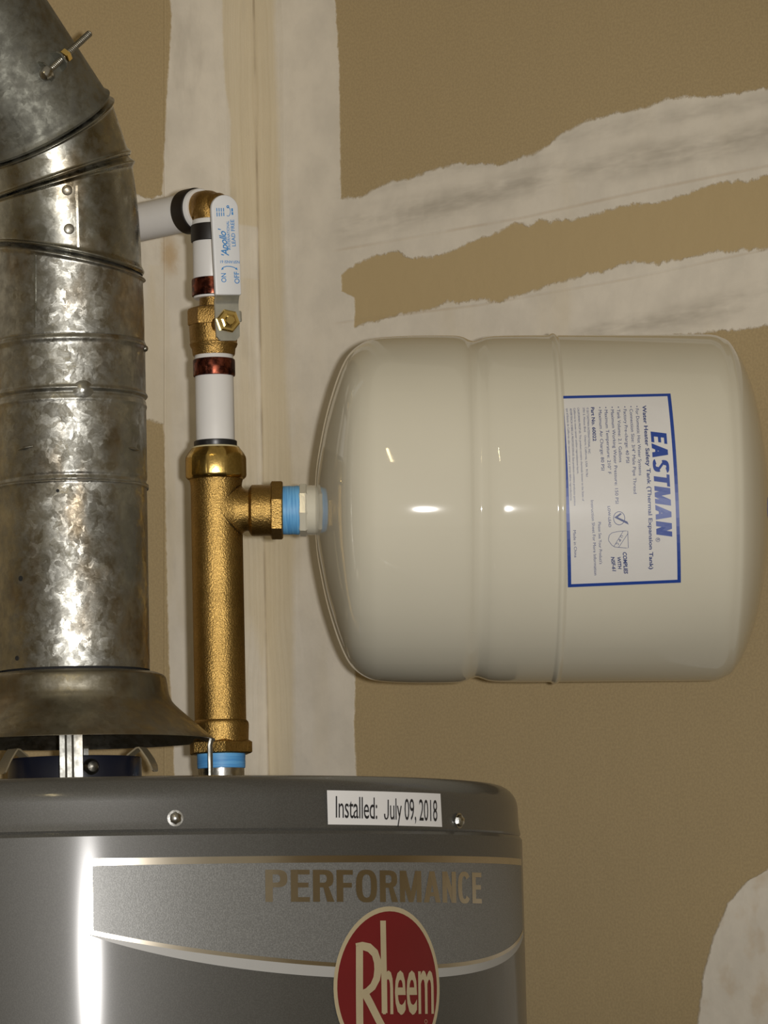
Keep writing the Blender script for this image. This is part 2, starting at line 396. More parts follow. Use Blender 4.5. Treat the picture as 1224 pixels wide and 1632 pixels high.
fl = obj('floor', mb, paint('concrete', (0.30, 0.29, 0.27), .75, var=.15, sc=6, bump=.2, bsc=80), None, smooth=0); fl['kind'] = 'structure'

# ------------------------------------------------------------------ print helpers
_tc = {}
def text_mesh(s, bold=0.0, shear=0.0, space=1.0):
    k = (s, bold, shear, space)
    if k in _tc: return _tc[k]
    c = bpy.data.curves.new('txt', 'FONT'); c.body = s; c.offset = bold; c.shear = shear; c.space_character = space; c.resolution_u = 3; c.fill_mode = 'FRONT'
    o = bpy.data.objects.new('txt', c); COL.objects.link(o)
    dg = bpy.context.evaluated_depsgraph_get(); me = bpy.data.meshes.new_from_object(o.evaluated_get(dg))
    V = np.array([v.co[:2] for v in me.vertices]); Fs = [tuple(p.vertices) for p in me.polygons]
    bpy.data.objects.remove(o); bpy.data.curves.remove(c); bpy.data.meshes.remove(me)
    _tc[k] = (V, Fs); return V, Fs
CAPH = text_mesh('H')[0][:, 1].max()
class Surf:                               # a 2-D print surface: (a, b) in metres -> world
    def __init__(s, inv, fwdmap): s.inv = inv; s.map = fwdmap
    def text(s, mb, st, p0, p1, h, bold=0.0, shear=0.0, space=1.0, lift=.00012):
        V, Fs = text_mesh(st, bold, shear, space); V = V.copy()
        A = np.array(s.inv(*p0)); B = np.array(s.inv(*p1)); L = np.linalg.norm(B-A); e = (B-A)/L; n = np.array([-e[1], e[0]])
        x0, x1 = V[:, 0].min(), V[:, 0].max()
        P = A + np.outer((V[:, 0]-x0)/(x1-x0)*L, e) + np.outer(V[:, 1]/CAPH*h, n)
        mb.add([s.map(a, b, lift) for a, b in P], Fs)
    def poly(s, mb, P, lift=.0001, pix=True):
        Q = [s.inv(*p) for p in P] if pix else P
        mb.add([s.map(a, b, lift) for a, b in Q], [tuple(range(len(Q)))])
    def stroke(s, mb, P, w, closed=False, lift=.00012, pix=True):      # w in metres (or list)
        Q = [np.array(s.inv(*p) if pix else p) for p in P]; n = len(Q); L = []; R = []
        for i in range(n):
            a = Q[i-1] if (i > 0 or closed) else Q[i]; b = Q[(i+1) % n] if (i < n-1 or closed) else Q[i]
            t = (b-a)/(np.linalg.norm(b-a)+1e-12); m = np.array([-t[1], t[0]]); ww = w[i] if hasattr(w, '__len__') else w
            L.append(Q[i]+m*ww/2); R.append(Q[i]-m*ww/2)
        V = [s.map(a, b, lift) for a, b in L+R]; k = n if closed else n-1
        mb.add(V, [(i, n+i, n+(i+1) % n, (i+1) % n) for i in range(k)])
    def grid(s, mb, P, nu=2, nv=2, lift=.00008, pix=True):              # quad patch from 4 corners: P00 P10 P11 P01
        Q = [np.array(s.inv(*p) if pix else p) for p in P]; V = []
        for j in range(nv+1):
            for i in range(nu+1):
                x, y = i/nu, j/nv
                q = Q[0]*(1-x)*(1-y)+Q[1]*x*(1-y)+Q[2]*x*y+Q[3]*(1-x)*y; V.append(s.map(q[0], q[1], lift))
        mb.add(V, [(j*(nu+1)+i, j*(nu+1)+i+1, (j+1)*(nu+1)+i+1, (j+1)*(nu+1)+i) for j in range(nv) for i in range(nu)])

def block_glyph(ch, w, tv, thn):
    Q = []
    def q(*p): Q.append(list(p))
    def rect(x0, y0, x1, y1): q((x0, y0), (x1, y0), (x1, y1), (x0, y1))
    def arc(cx, cy, rx, ry, a0, a1, n=14):
        for i in range(n):
            c = []
            for a, k in ((a0+(a1-a0)*i/n, 0), (a0+(a1-a0)*(i+1)/n, 0), (a0+(a1-a0)*(i+1)/n, 1), (a0+(a1-a0)*i/n, 1)):
                a = math.radians(a); ca, sa = math.cos(a), math.sin(a); ca = math.copysign(abs(ca)**.75, ca); sa = math.copysign(abs(sa)**.75, sa)
                c.append((cx+(rx-k*tv)*ca, cy+(ry-k*thn)*sa))
            q(*c)
    if ch in 'EFPR': rect(0, 0, tv, 1)
    if ch in 'EF': rect(tv, 1-thn, w, 1); rect(tv, .5-thn*.35, w*.93, .5+thn*.65)
    if ch == 'E': rect(tv, 0, w, thn)
    if ch in 'PR':
        ym = .45; rx = w*.5; ry = (1-ym)/2
        rect(tv, 1-thn, w-rx, 1); rect(tv, ym, w-rx, ym+thn); arc(w-rx, ym+ry, rx, ry, -90, 90)
    if ch == 'R': q((w*.48, ym+thn*.3), (w*.48+tv*.8, ym+thn*.3), (w*1.04, 0), (w*1.04-tv*1.1, 0))
    if ch == 'O': arc(w/2, .5, w/2, .515, 0, 360, 32)
    if ch == 'C': arc(w/2, .5, w/2, .515, 38, 322, 28)
    if ch == 'S':
        arc(w/2, .74, w/2, .275, 20, 215, 18); arc(w/2, .26, w/2, .275, -160, 35, 18)
        q((w*.12, .62), (w*.30, .56), (w*.88, .38), (w*.70, .44)); q((w*.06, .66), (w*.26, .72), (w*.94, .34), (w*.74, .28))
    if ch == 'T': rect(0, 1-thn, w, 1); rect(w/2-tv/2, 0, w/2+tv/2, 1-thn)
    if ch == 'N': rect(0, 0, tv, 1); rect(w-tv, 0, w, 1); q((0, 1), (tv*1.1, 1), (w, 0), (w-tv*1.1, 0))
    if ch == 'M':
        rect(0, 0, tv*.92, 1); rect(w-tv*.92, 0, w, 1)
        q((0, 1), (tv*1.15, 1), (w/2+tv*.42, 0), (w/2-tv*.42, 0)); q((w-tv*1.15, 1), (w, 1), (w/2+tv*.42, 0), (w/2-tv*.42, 0))
    if ch == 'A':
        q((0, 0), (tv*1.02, 0), (w/2+tv*.52, 1), (w/2-tv*.52, 1)); q((w-tv*1.02, 0), (w, 0), (w/2+tv*.52, 1), (w/2-tv*.52, 1)); rect(w*.24, .2, w*.76, .2+thn*.85)
    return Q
def block_text(surf, mb, st, p0, p1, h, lift, tv=.2, thn=.15, gap=.09, shear=0.0, wid={}):
    A = np.array(surf.inv(*p0)); B = np.array(surf.inv(*p1)); Ln = np.linalg.norm(B-A); e = (B-A)/Ln; n = np.array([-e[1], e[0]])
    ws = [wid.get(c, {'M': .80, 'A': .68, 'O': .68, 'C': .63, 'N': .62, 'E': .53, 'F': .50, 'T': .56}.get(c, .60)) for c in st]
    tot = sum(ws)+gap*(len(st)-1); k = Ln/tot; x = 0
    for ch, w in zip(st, ws):
        for quad in block_glyph(ch, w, tv, thn):
            P = [A+e*((x+a)*k+b*h*shear)+n*b*h for a, b in quad]
            mb.add([surf.map(a, b, lift) for a, b in P], [tuple(range(len(P)))])
        x += w+gap

UPZ = np.array([0, 0, 1.0])
# ================================================================== WATER HEATER
YV = 2.405
AX = at(117, 1066, YV); XV = AX[0]; SV = YV/F*1.004        # metres per pixel at the vent axis
def zv(py): return zrow(XV, YV, py)
HO = np.array([XV, YV, 0.0])             # axis of hood and vent
HR = 692*SV; HC = HO+np.array([14*SV, 0, 0])
th = thing('water_heater', 'grey cylindrical tank water heater with silver decal band under the metal flue', 'water heater', (HC[0], HC[1], 0))
ztop = zv(1268); zseam = zv(1350); LR = HR-3.2*SV
mb = MB().lathe(HC, UPZ, [(0.0, HR-.004), (.004, HR), (zseam-.002, HR), (zseam, HR-.0015), (zseam+.0005, LR-.004)], 160, True, True)
obj('jacket', mb, M['heater'], th, smooth=25)
pr = [(zseam-.0003, LR-.003), (zseam-.0003, LR-.0006), (zseam+.0012, LR+.0004), (zseam+.003, LR), (zseam+.006, LR-.0006)]
rc = .0135; zc = ztop-rc*1.02
for k in range(9):
    t = math.radians(90*k/8); pr.append((zc+rc*math.sin(t), LR-.001-rc+rc*math.cos(t)))
pr += [(ztop+.0010, LR*.75), (ztop+.0018, LR*.42), (ztop+.0018, 0.001)]
mb = MB().lathe(HC, UPZ, pr, 160, True, True)
lid = obj('lid', mb, M['heater'], th, smooth=30)
# print surface on the jacket: a = arc from the axis-to-camera direction, b = height
def heat_surf(R):
    def inv(px, py):
        P = hit_cyl(px, py, HC, UPZ, R); q = P-HC; return (math.atan2(q[0], -q[1])*R, P[2])
    def mp(a, b, lift):
        t = a/R; r = R+lift; return (HC[0]+r*math.sin(t), HC[1]-r*math.cos(t), b)
    return Surf(inv, mp)
HS = heat_surf(HR); LS = heat_surf(LR)
def fitcurve(P, deg):
    Q = np.array([HS.inv(*p) for p in P]); c = np.polyfit(Q[:, 0], Q[:, 1], deg); return lambda a: np.polyval(c, a)
a0 = HS.inv(142, 1420)[0]; ac = HS.inv(622, 1574)[0]; a1 = 2*ac-a0
zt = np.mean([HS.inv(x, y)[1] for x, y in ((200, 1373), (400, 1373.5), (600, 1375.5))])
fw = fitcurve([(146, 1489), (206, 1502), (274, 1512.5), (330, 1520), (400, 1529), (480, 1537), (542, 1541), (620, 1545), (700, 1543), (759, 1536), (800, 1522), (813, 1515)], 4)
fb = fitcurve([(146, 1491), (172, 1500), (206, 1512), (274, 1526), (330, 1535), (400, 1545), (480, 1554), (542, 1558.5), (620, 1561), (700, 1557), (759, 1549), (800, 1534), (813, 1526)], 4)
aend = min(a1, math.radians(100)*HR)
def strip(lo, hi, x0, x1, m, name, lift, parent=th, n=90, label=None):
    mb = MB(); V = []
    for i in range(n+1):
        a = x0+(x1-x0)*i/n; V.append([HS.map(a, lo(a), lift), HS.map(a, hi(a), lift)])
    mb.add([p for q in V for p in q], [(2*i, 2*i+2, 2*i+3, 2*i+1) for i in range(n)])
    return obj(name, mb, m, parent, label)
px1 = SV
decal = strip(lambda a: max(fw(a)+5*px1, zt-.08), lambda a: zt, a0, aend, M['silver'], 'silver_decal', .00015, label='silver decal band across the heater front')
strip(lambda a: zt-2*px1, lambda a: zt+8*px1, a0-3*px1, aend, M['chrome_decal'], 'chrome_stripe', .0003, decal)
strip(lambda a: fw(a), lambda a: fw(a)+6*px1, a0, aend, M['chrome_decal'], 'chrome_stripe', .0003, decal)
strip(lambda a: fb(a), lambda a: fw(a), a0, aend, M['white_decal'], 'white_stripe', .0003, decal)
strip(lambda a: fw(a0)+2*px1, lambda a: zt+6*px1, a0-3*px1, a0+5*px1, M['chrome_decal'], 'chrome_stripe', .00035, decal, 4)
mb = MB(); block_text(HS, mb, 'PERFORMANCE', (422.5, 1437.5), (767, 1440), 46*px1, .0004)
obj('lettering', mb, M['chrome_decal'], decal, 'gold chrome capital lettering')
# round badge
cz = HS.inv(621, 1574)[1]; rb = 107*px1
def disc(r0, r1, lift, n=64):
    mb = MB(); V = [HS.map(ac+r*math.cos(t)*1.0, cz+r*1.10*math.sin(t), lift) for r in (r0, (r0+r1)/2, r1) for t in [2*math.pi*i/n for i in range(n)]]
    mb.add(V, [(k*n+i, k*n+(i+1) % n, (k+1)*n+(i+1) % n, (k+1)*n+i) for k in range(2) for i in range(n)]); return mb
badge = obj('badge', disc(.0002, rb-6*px1, .0006), M['red'], th, 'dark red round brand badge')
obj('badge_rim', disc(rb-6.5*px1, rb, .00065), M['badge_gold'], badge)
def z4(P): return [(400+x/2.782, 1220+y/2.782) for x, y in P]
mb = MB(); wS = 13*px1
HS.stroke(mb, z4([(477, 795), (477, 900), (477, 1010), (478, 1120), (480, 1230)]), wS, lift=.0008)
HS.stroke(mb, z4([(462, 806), (490, 800), (520, 808), (545, 832), (557, 870), (559, 905), (553, 945), (536, 980), (510, 1003), (480, 1014)]), [wS*.9, wS*.9, wS, wS*1.05, wS*1.1, wS*1.1, wS, wS*.9, wS*.8, wS*.7], lift=.0008)
HS.stroke(mb, z4([(497, 1003), (525, 1055), (560, 1125), (597, 1195), (630, 1250)]), wS*1.0, lift=.0008)
HS.stroke(mb, z4([(581, 688), (583, 800), (586, 950), (588, 1098)]), wS*.85, lift=.0008)
HS.text(mb, 'heem', z4([(580, 1098)])[0], z4([(806, 1096)])[0], 185/2.782*px1/.745, .012, 0, .98, .0008)
HS.stroke(mb, [(677+2.2*math.cos(t), 1628+3*math.sin(t)) for t in [2*math.pi*i/12 for i in range(12)]], .6*px1, True, .0008)
obj('badge_lettering', mb, M['badge_gold'], badge)
# date sticker on the lid
mb = MB(); LS.grid(mb, [(522, 1314), (703.7, 1318), (701, 1265), (520.4, 1259.5)], 16, 1, .0004)
stk = obj('sticker', mb, M['sticker'], th, 'white paper sticker with the installation date')
mb = MB(); LS.text(mb, 'Installed:', (534, 1303), (600, 1305.3), 31*px1, .002, 0, .95, .0007)
LS.text(mb, 'uly 09, 2018', (620.5, 1306), (695.5, 1309), 31*px1, .002, 0, .95, .0007)
LS.stroke(mb, [(617.3, 1274.5), (617.3, 1298), (616.6, 1303), (614.8, 1305.3), (612.8, 1304.5), (611.8, 1301), (611.6, 1297)], [2.4*px1]*3+[2.6*px1]*4, lift=.0007)
obj('sticker_lettering', mb, M['black_ink'], stk)
def screw_head(P, n, r, h, hexr=None, seg=20):
    mb = MB(); n = nrm(n); P = np.asarray(P)
    if hexr: mb.lathe(P, n, [(0, hexr*1.35), (h*.18, hexr*1.35), (h*.2, hexr)], 24, True, False)
    mb.lathe(P, n, [(-.0002, r), (h*.55, r*.98), (h*.85, r*.7), (h, r*.15)], 6 if hexr else seg, True, True)
    return mb
for px, py in ((279, 1304), (731, 1308)):
    P = hit_cyl(px, py, HC, UPZ, LR); n = (P-HC)*np.array([1, 1, 0])
    obj('screw', screw_head(P, n, .0034, .0032, .0032), M['zinc'], th, 'small zinc hex screw')
# flue outlet under the draft hood
zlid = ztop+.0017
mb = MB().lathe(HO, UPZ, [(zlid-.001, 128*SV), (zlid+.001, 128*SV), (zlid+.0045, 112*SV), (zlid+.006, 108*SV), (zlid+.006, .05*SV)], 72, True, True)
obj('flue_base', mb, M['heater'], th)
zcol = zv(1209)
mb = MB().lathe(HO, UPZ, [(zlid+.004, 106*SV), (zcol-.001, 106*SV), (zcol, 105*SV), (zcol, 99*SV), (zlid+.004, 99*SV)], 72)
obj('flue_collar', mb, M['flue_collar'], th, 'dark blue flue collar')
for az in (-51, 70, 190):     # folded hold-down clips, bent over the collar's rim
    t = math.radians(az); d = np.array([math.sin(t), -math.cos(t), 0]); e = np.array([math.cos(t), math.sin(t), 0])
    ring = []; tt = .0005; path = [(93, -3), (97, 2), (112, 12), (117, 12.5), (121, 8), (131, -6), (136, -16), (138, -24), (138, -26)]; hwid = [11, 12, 13, 14, 14, 14, 13.5, 10, 5]
    for k, (rr, zz) in enumerate(path):
        q = HO*np.array([1, 1, 0])+d*rr*SV+UPZ*(zcol+zz*SV); w = hwid[k]*SV
        a_ = np.array(path[max(k-1, 0)]); b_ = np.array(path[min(k+1, len(path)-1)]); tg = (b_-a_)/np.linalg.norm(b_-a_); nn = d*-tg[1]+UPZ*tg[0]
        ring.append([q-e*w-nn*tt, q+e*w-nn*tt, q+e*w+nn*tt, q-e*w+nn*tt])
    mb = MB().rings(ring, True, True, True)
    obj('clip', mb, M['clip'], th, 'bent hold-down clip on the flue collar', smooth=20)
P = HO+np.array([.012, -106*SV, 0]); P[2] = zv(1228)
mb = MB().lathe(P, (.3, -1, 0), [(-.002, .0036), (.001, .0048), (.004, .0046), (.007, .003), (.0082, .0005)], 24, True, True)
obj('bolt', mb, M['galv_dull'], th)

# ================================================================== DRAFT HOOD
thd = thing('draft_hood', 'flared galvanized draft hood standing on strap legs above the water heater', 'draft hood', (XV, YV, ztop))
pf = [(1078, 124), (1075, 128), (1075, 133), (1079, 143), (1084, 147), (1094, 149), (1106, 150.5), (1114, 153), (1127, 161), (1156, 193), (1181, 221), (1183, 222)]
prof = [(zv(y), r*SV) for y, r in pf]
inner = [(z-.0002, r-.0008) for z, r in prof[::-1]]; inner[-1] = (zv(1079), 123.5*SV)
mb = MB().lathe(HO, UPZ, smooth_prof(prof, 4)+inner, 120)
obj('flare', mb, M['hood'], thd, smooth=30)
mb = MB().lathe(HO, UPZ, [(zv(1052), 113*SV), (zv(1100), 113*SV), (zv(1101), 112*SV), (zv(1101), .001)], 72, False, True)  # added black cylinder, paints the shade seen between pipe end and hood
obj('gap_shade_ring', mb, M['shade_black'], thd, 'added black ring painting the shade in the gap under the pipe')
for k in range(4):
    t = math.radians(-90+90*k+3) if k != 1 else math.radians(0)
    d = np.array([math.cos(t), math.sin(t), 0]); s_ = np.array([-math.sin(t), math.cos(t), 0])
    zb, ztp = zlid+.0003, zv(1182)
    r1, r2 = 216*SV, 216*SV
    wl = 17.5*SV; mb = MB(); R = []
    # ribbed strap: cross-section with a raised centre channel
    sec = [(-1, 0), (-.55, 0), (-.35, .0012), (.05, .0012), (.25, 0), (1, 0)]
    for z, rr in ((zb, r2), (zb+.004, r2), (ztp-.004, r1), (ztp, r1+.001)):
        R.append([HO*[1, 1, 0]+d*(rr+q)+s_*(p*wl)+UPZ*z for p, q in sec]+[HO*[1, 1, 0]+d*(rr+q-.0012)+s_*(p*wl)+UPZ*z for p, q in sec[::-1]])
    mb.rings(R, True, True, True)
    obj('leg', mb, M['leg'], thd, smooth=25)

# ================================================================== VENT PIPE AND ELBOW
VR = 121.5*SV
tv = thing('vent_pipe', 'straight galvanized vent pipe rising from the draft hood, with spangled grey surface', 'vent pipe', (XV, YV, zv(1066)))
def pipe_prof(y0, y1, beads, r=VR):
    out = []; ys = np.linspace(y0, y1, 120)
    ex = [b[0]+d for b in beads for d in np.linspace(-b[2]*1.6, b[2]*1.6, 15)]
    for y in sorted(set(list(ys)+[e for e in ex if y0 <= e <= y1])):
        rr = r
        for yb, amp, wd in beads: rr += amp*SV*math.exp(-((y-yb)/wd)**2*2.2)
        out.append((zv(y), rr))
    return out[::-1]
mb = MB().lathe(HO, UPZ, pipe_prof(776, 1070, [(776, 3.0, 6)])+[(zv(776), VR-.001), (zv(1069), VR-.001)][::1], 120)
obj('pipe_section', mb, M['galv'], tv, smooth=40)
mb = MB().lathe(HO, UPZ, pipe_prof(549, 782, [(556, 3.2, 7), (634, 3.0, 5), (640, -1.5, 4), (651, 1.4, 5), (770, -1.6, 5), (780, 2.5, 4)], VR+.0003)+[(zv(549), VR-.001), (zv(781), VR-.001)], 120)
obj('pipe_section', mb, M['galv'], tv, smooth=40)
def on_pipe(px, py, R=VR):
    P = hit_cyl(px, py, HO, UPZ, R); return P, nrm((P-HO)*np.array([1, 1, 0]))
# screw in the bead, screw at the right rim, louvre cuts, punched holes
P, n = on_pipe(133, 621, VR+1.5*SV); obj('lock_dimple', MB().lathe(P-n*.0006, n, [(0, .0062), (.0008, .0050), (.0020, .0026), (.0026, .0004)], 14, True, True, phase=.4), M['galv'], tv, smooth=70)
P = HO+np.array([VR*.995, -.004, 0]); P[2] = zv(560); obj('screw', screw_head(P, (1, -.1, 0), .0019, .0026), M['galv_dull'], tv)
for px, py, tl in ((40, 714, -.12), (213, 716, .04)):
    P, n = on_pipe(px, py); e = nrm(np.cross(UPZ, n)); e2 = nrm(e+UPZ*-tl)
    mb = MB().tube([P+e2*x*.0055+n*(.0012*(1-abs(x)**2)-.0004) for x in np.linspace(-1, 1, 9)], [.0004+.0007*(1-abs(x)) for x in np.linspace(-1, 1, 9)], 10)
    obj('louvre', mb, M['galv_dull'], tv, smooth=60)
for px, py, r in ((27, 1049, .0014), (92, 782, .0010), (33, 922, .0016), (222, 748, .0012)):
    P, n = on_pipe(px, py); mb = MB().lathe(P, n, [(-.0002, r), (.00022, r), (.00022, r*.1)], 16, False, True)
    obj('punched_hole', mb, M['shade_black'], tv)  # thin black discs paint the darkness inside each hole
# adjustable elbow: four swivelling gores
te = thing('vent_elbow', 'adjustable galvanized elbow of four gores turning the vent away at the upper left', 'vent elbow', (XV, YV, zv(547)))
def ringspec(px, py, Y, lean, toward):   # lean to the left (deg) in the picture plane, tilt toward the camera (deg)
    c = at(px, py, Y); l = math.radians(lean); t = math.radians(toward)
    n = np.array([-math.sin(l)*math.cos(t), -math.sin(t), math.cos(l)*math.cos(t)]); return c, nrm(n)
J4 = (np.array([XV, YV, zv(551)]), UPZ)
J3 = ringspec(109, 415, YV, -12.5, 2)
J2 = ringspec(95, 284, YV-.0062, 17.5, 10)
J1 = ringspec(69, 204, YV-.0128, 27, 25)
dirA = nrm(np.array([-.52, -.42, .80]))
J0 = (J1[0]+dirA*.30, dirA)
def gore(Ja, Jb, name, beads, mat='galv_elbow', n=96, seg=120, r0=VR, ref=np.array([1.0, 0, 0]), L=None):
    (ca, na), (cb, nb) = Ja, Jb; L = np.linalg.norm(cb-ca); R = []
    for i in range(seg+1):
        t = i/seg; c = ca*(1-t)+cb*t; nn = nrm(na*(1-t)+nb*t); u = nrm(ref-(ref@nn)*nn); v = np.cross(nn, u)
        rr = r0
        for pos, ctr, amp, wd in beads:
            d = (t*L if pos == 0 else (1-t)*L)/SV-ctr
            rr += amp*SV*math.exp(-(d/wd)**2)
        R.append([c+rr*(math.cos(x)*u+math.sin(x)*v) for x in [2*math.pi*j/n for j in range(n)]])
    mb = MB().rings(R)
    return obj(name, mb, M[mat], te, smooth=60)
gore(J4, J3, 'elbow_gore', [(0, 0, -1.5, 3), (1, 9, 5.0, 3.6), (1, 0, -2.5, 4)], 'galv')
gore(J3, J2, 'elbow_gore', [(0, 4, 4.5, 4), (1, 9, 5.5, 3.6), (1, 0, -2.5, 4)], r0=VR-1.5*SV)
gore(J2, J1, 'elbow_gore', [(0, 4, 4.5, 4), (1, 9, 5.5, 3.6), (1, 0, -2.5, 4)], r0=VR-3*SV)
gore(J1, J0, 'elbow_gore', [(0, 4, 4.5, 4)], 'galv_dark', r0=VR-4*SV, seg=200)
def on_C(px, py, R):
    t = (415-py)/(415-284.0); O = J3[0]*(1-t)+J2[0]*t
    P = hit_cyl(px, py, O, UPZ, R); q = (P-O)*np.array([1, 1, 0]); return P, nrm(q+UPZ*-.1*np.linalg.norm(q))
for px, py in ((107, 303), (110, 365)):
    P, n = on_C(px, py, VR-1.5*SV); obj('rivet', screw_head(P, n, .0032, .0013), M['galv_dull'], te)
# lap seams
mb = MB(); LSv = []
for y in np.linspace(404, 522, 12):
    P, n = on_pipe(56, y, VR+.00005); e = nrm(np.cross(UPZ, n)); LSv.append([P-e*.0008-n*.0006, P-e*.0008+n*.0003, P+e*.0004+n*.0003, P+e*.0004-n*.0006])
mb.rings(LSv, True, True, True); obj('lap_seam', mb, M['galv_elbow'], te)
mb = MB(); LSv = []
for k in range(12):
    y = 296+k*8.9; P, n = on_C(123+k*.25, y, VR-1.5*SV); e = nrm(np.cross(UPZ, n)); LSv.append([P-e*.0010-n*.0006, P-e*.0010+n*.0002, P+e*.0002+n*.0004, P+e*.0004-n*.0006])
mb.rings(LSv, True, True, True); obj('lap_seam', mb, M['galv_elbow'], te)
# clamp bolt with nut and two ears on the last gore
def on_A(px, py, lift=0):
    P = hit_cyl(px, py, J1[0], dirA, VR-4*SV); q = P-J1[0]; n = nrm(q-(q@dirA)*dirA); return P+n*lift, n
Pa, na_ = on_A(66, 119, .0055); Pb, nb_ = on_A(104, 88, .0055); tdir = nrm(Pb-Pa)
Pe = hit_plane(143, 53, Pb+tdir*.012, np.array([0, 1.0, 0])); tdir = nrm(Pe-Pa)
mb = MB().tube([Pa, Pa+tdir*.2*np.linalg.norm(Pe-Pa), Pe], .0019, 14)
L = np.linalg.norm(Pe-Pa)
bolt = obj('clamp_bolt', mb, M['galv_dull'], te, 'threaded clamp bolt with round head')
R = []
for i in range(60): R.append((L*.12+L*.88*i/60, .0021 if i % 2 else .0018))
obj('thread', MB().lathe(Pa, tdir, R, 14), M['galv_dull'], bolt)
obj('bolt_head', MB().lathe(Pa, -tdir, [(-.0022, .0045), (0, .0046), (.0025, .0035), (.0038, .001)], 20, True, True), M['zinc'], bolt)
obj('nut', MB().lathe(Pa+tdir*L*.40, tdir, [(0, .0040), (.0004, .0044), (.0032, .0044), (.0036, .0040)], 6, True, True, phase=.4), M['gold'], bolt, 'yellow zinc hex nut', smooth=20)
for f in (.08, .36):
    Q = Pa+tdir*L*f; q = Q-J1[0]; n = nrm(q-(q@dirA)*dirA); e = nrm(np.cross(tdir, n))
    mb = MB().prism(Q-n*.0035, e, n, tdir, [(-.0075, -.003), (.0075, -.003), (.0055, .004), (.003, .0065), (-.003, .0065), (-.0055, .004)], -.0006, .0006, .0002)
    obj('clamp_ear', mb, M['galv_dark'], te, smooth=20)

# ================================================================== PLUMBING STACK
YT = 2.45; ST = YT/F*1.004
XT = at(348, 960, YT)[0]; TO = np.array([XT, YT, 0.0])
def zt_(py): return zrow(XT, YT, py)
def stack(prof, n=48, cap0=True, cap1=True, phase=0.0):
    return MB().lathe(TO, UPZ, [(zt_(y), r*ST) for y, r in prof], n, cap0, cap1, phase=phase)
# tank axis
TA = at(503, 813.0, YT-.001); TB = at(1227, 808.5, YT+.003); TD = nrm(TB-TA); TLEN = np.linalg.norm(TB-TA)
def sx_(px): return (px-503)/(1227-503)*TLEN
# steel nipple coming out of the heater
tn = thing('pipe_nipple', 'short zinc steel nipple with blue thread tape between brass tee and heater top', 'pipe fitting', (XT, YT, zlid))
mb = MB().lathe(TO, UPZ, [(ztop-.006, 36.5*ST), (zt_(1196), 36.5*ST)], 40, True, True); obj('nipple', mb, M['zinc'], tn)
mb = stack([(1225, 36.6), (1224, 38), (1217, 38.4), (1210, 38.2), (1204, 38.6), (1200, 38), (1200, 36)], 48, False, False); obj('thread_tape', mb, M['tape_v'], tn, 'blue thread sealing tape')
# brass tee
tt = thing('brass_tee', 'tall cast brass tee fitting standing between heater nipple and white tubing', 'pipe fitting', (XT, YT, zt_(1202)))
body = smooth_prof([(1183, 44), (1168, 44.5), (1156, 45), (1151, 44), (1148, 41.5), (1144, 41), (1000, 41), (900, 41), (800, 41), (776, 41), (768, 42), (762, 44)], 3)
mb = MB().lathe(TO, UPZ, [(zt_(y), r*ST) for y, r in body], 64, True, True)
# branch toward the tank, with a soft fillet where it leaves the body
BO = TA+TD*sx_(0)                       # origin shifted so that sx_ is measured directly
def bx(px): return sx_(px)
fil = MB(); Rg = []; u_, v_ = basis(TD); xc0 = float((TO-TA)[:2]@TD[:2])/float(TD[:2]@TD[:2])
for k in range(0, 11):
    al = math.radians(90*k/10); fr = 9; rr = 33+fr*(1-math.sin(al))*.85; off = fr*(1-math.cos(al))*1.2-.6
    ring = []
    for m_ in range(72):
        t = 2*math.pi*m_/72; q = (u_*math.cos(t)+v_*math.sin(t))*rr*ST; dy = q[1]/ST
        ring.append(TA+TD*(xc0+(math.sqrt(max(41**2-min(abs(dy), 40.3)**2, 1))+off)*ST)+q)
    Rg.append(ring)
for x, rr in smooth_prof([(396.5, 33.2), (398, 36), (400.5, 39.5), (404, 41), (428, 41), (433, 42)], 3):
    Rg.append([TA+TD*bx(x)+(u_*math.cos(t)+v_*math.sin(t))*rr*ST for t in [2*math.pi*m_/72 for m_ in range(72)]])
fil.rings(Rg, True, False, True)
mb.add(fil.v, fil.f)
obj('tee_body', mb, M['cast_brass'], tt, smooth=40)
obj('hex_end', MB().lathe(TA, TD, [(bx(431), 42*ST), (bx(433.5), 47*ST), (bx(449), 47*ST), (bx(451), 45*ST), (bx(451), 30*ST)], 6, True, True, phase=.25), M['cast_brass'], tt, smooth=20)
obj('hex_end', stack([(1202, 30), (1202, 51), (1200, 53.5), (1184, 53.5), (1181, 48), (1179, 44)], 6, True, True, phase=math.radians(40)), M['cast_brass'], tt, smooth=20)
mb = MB(); Rg = []
for y, rr in [(766, 41), (764, 45), (761, 48), (758, 48.8), (732, 48.8), (728, 48), (722, 44.5), (717, 40.5), (715, 39), (715, 30)]:
    ring = []
    for k in range(120):
        t = 2*math.pi*k/120; w = ((t-math.radians(-86)+math.pi/10) % (math.pi/5))-math.pi/10
        q = rr*ST*(1-.5*max(0, min(1, (rr-42)/6))*(1-math.cos(math.pi/10)/math.cos(w)))
        ring.append((XT+q*math.cos(t), YT+q*math.sin(t), zt_(y)))
    Rg.append(ring)
mb.rings(Rg, True, True, True)
obj('collet_nut', mb, M['brass'], tt, 'polished brass push-fit collar', smooth=30)
obj('retainer_ring', stack([(717, 38), (714, 38.5), (712.5, 37), (712.5, 30)], 48), M['cream_plastic'], tt)
obj('release_ring', stack([(714, 34), (713, 34.5), (704, 34.5), (703, 33.5), (703, 30)], 48), M['black_plastic'], tt, 'black release ring')
def crimp(y0, y1, r, parent, m, axis=None):
    prof = [(y1, r-2.2), (y1-1, r-.4), (y1-3, r), (y0+3, r), (y0+1, r-.4), (y0, r-2.2)]
    obj('crimp_ring', stack(prof, 48, False, False), m, parent, 'dark copper crimp ring')
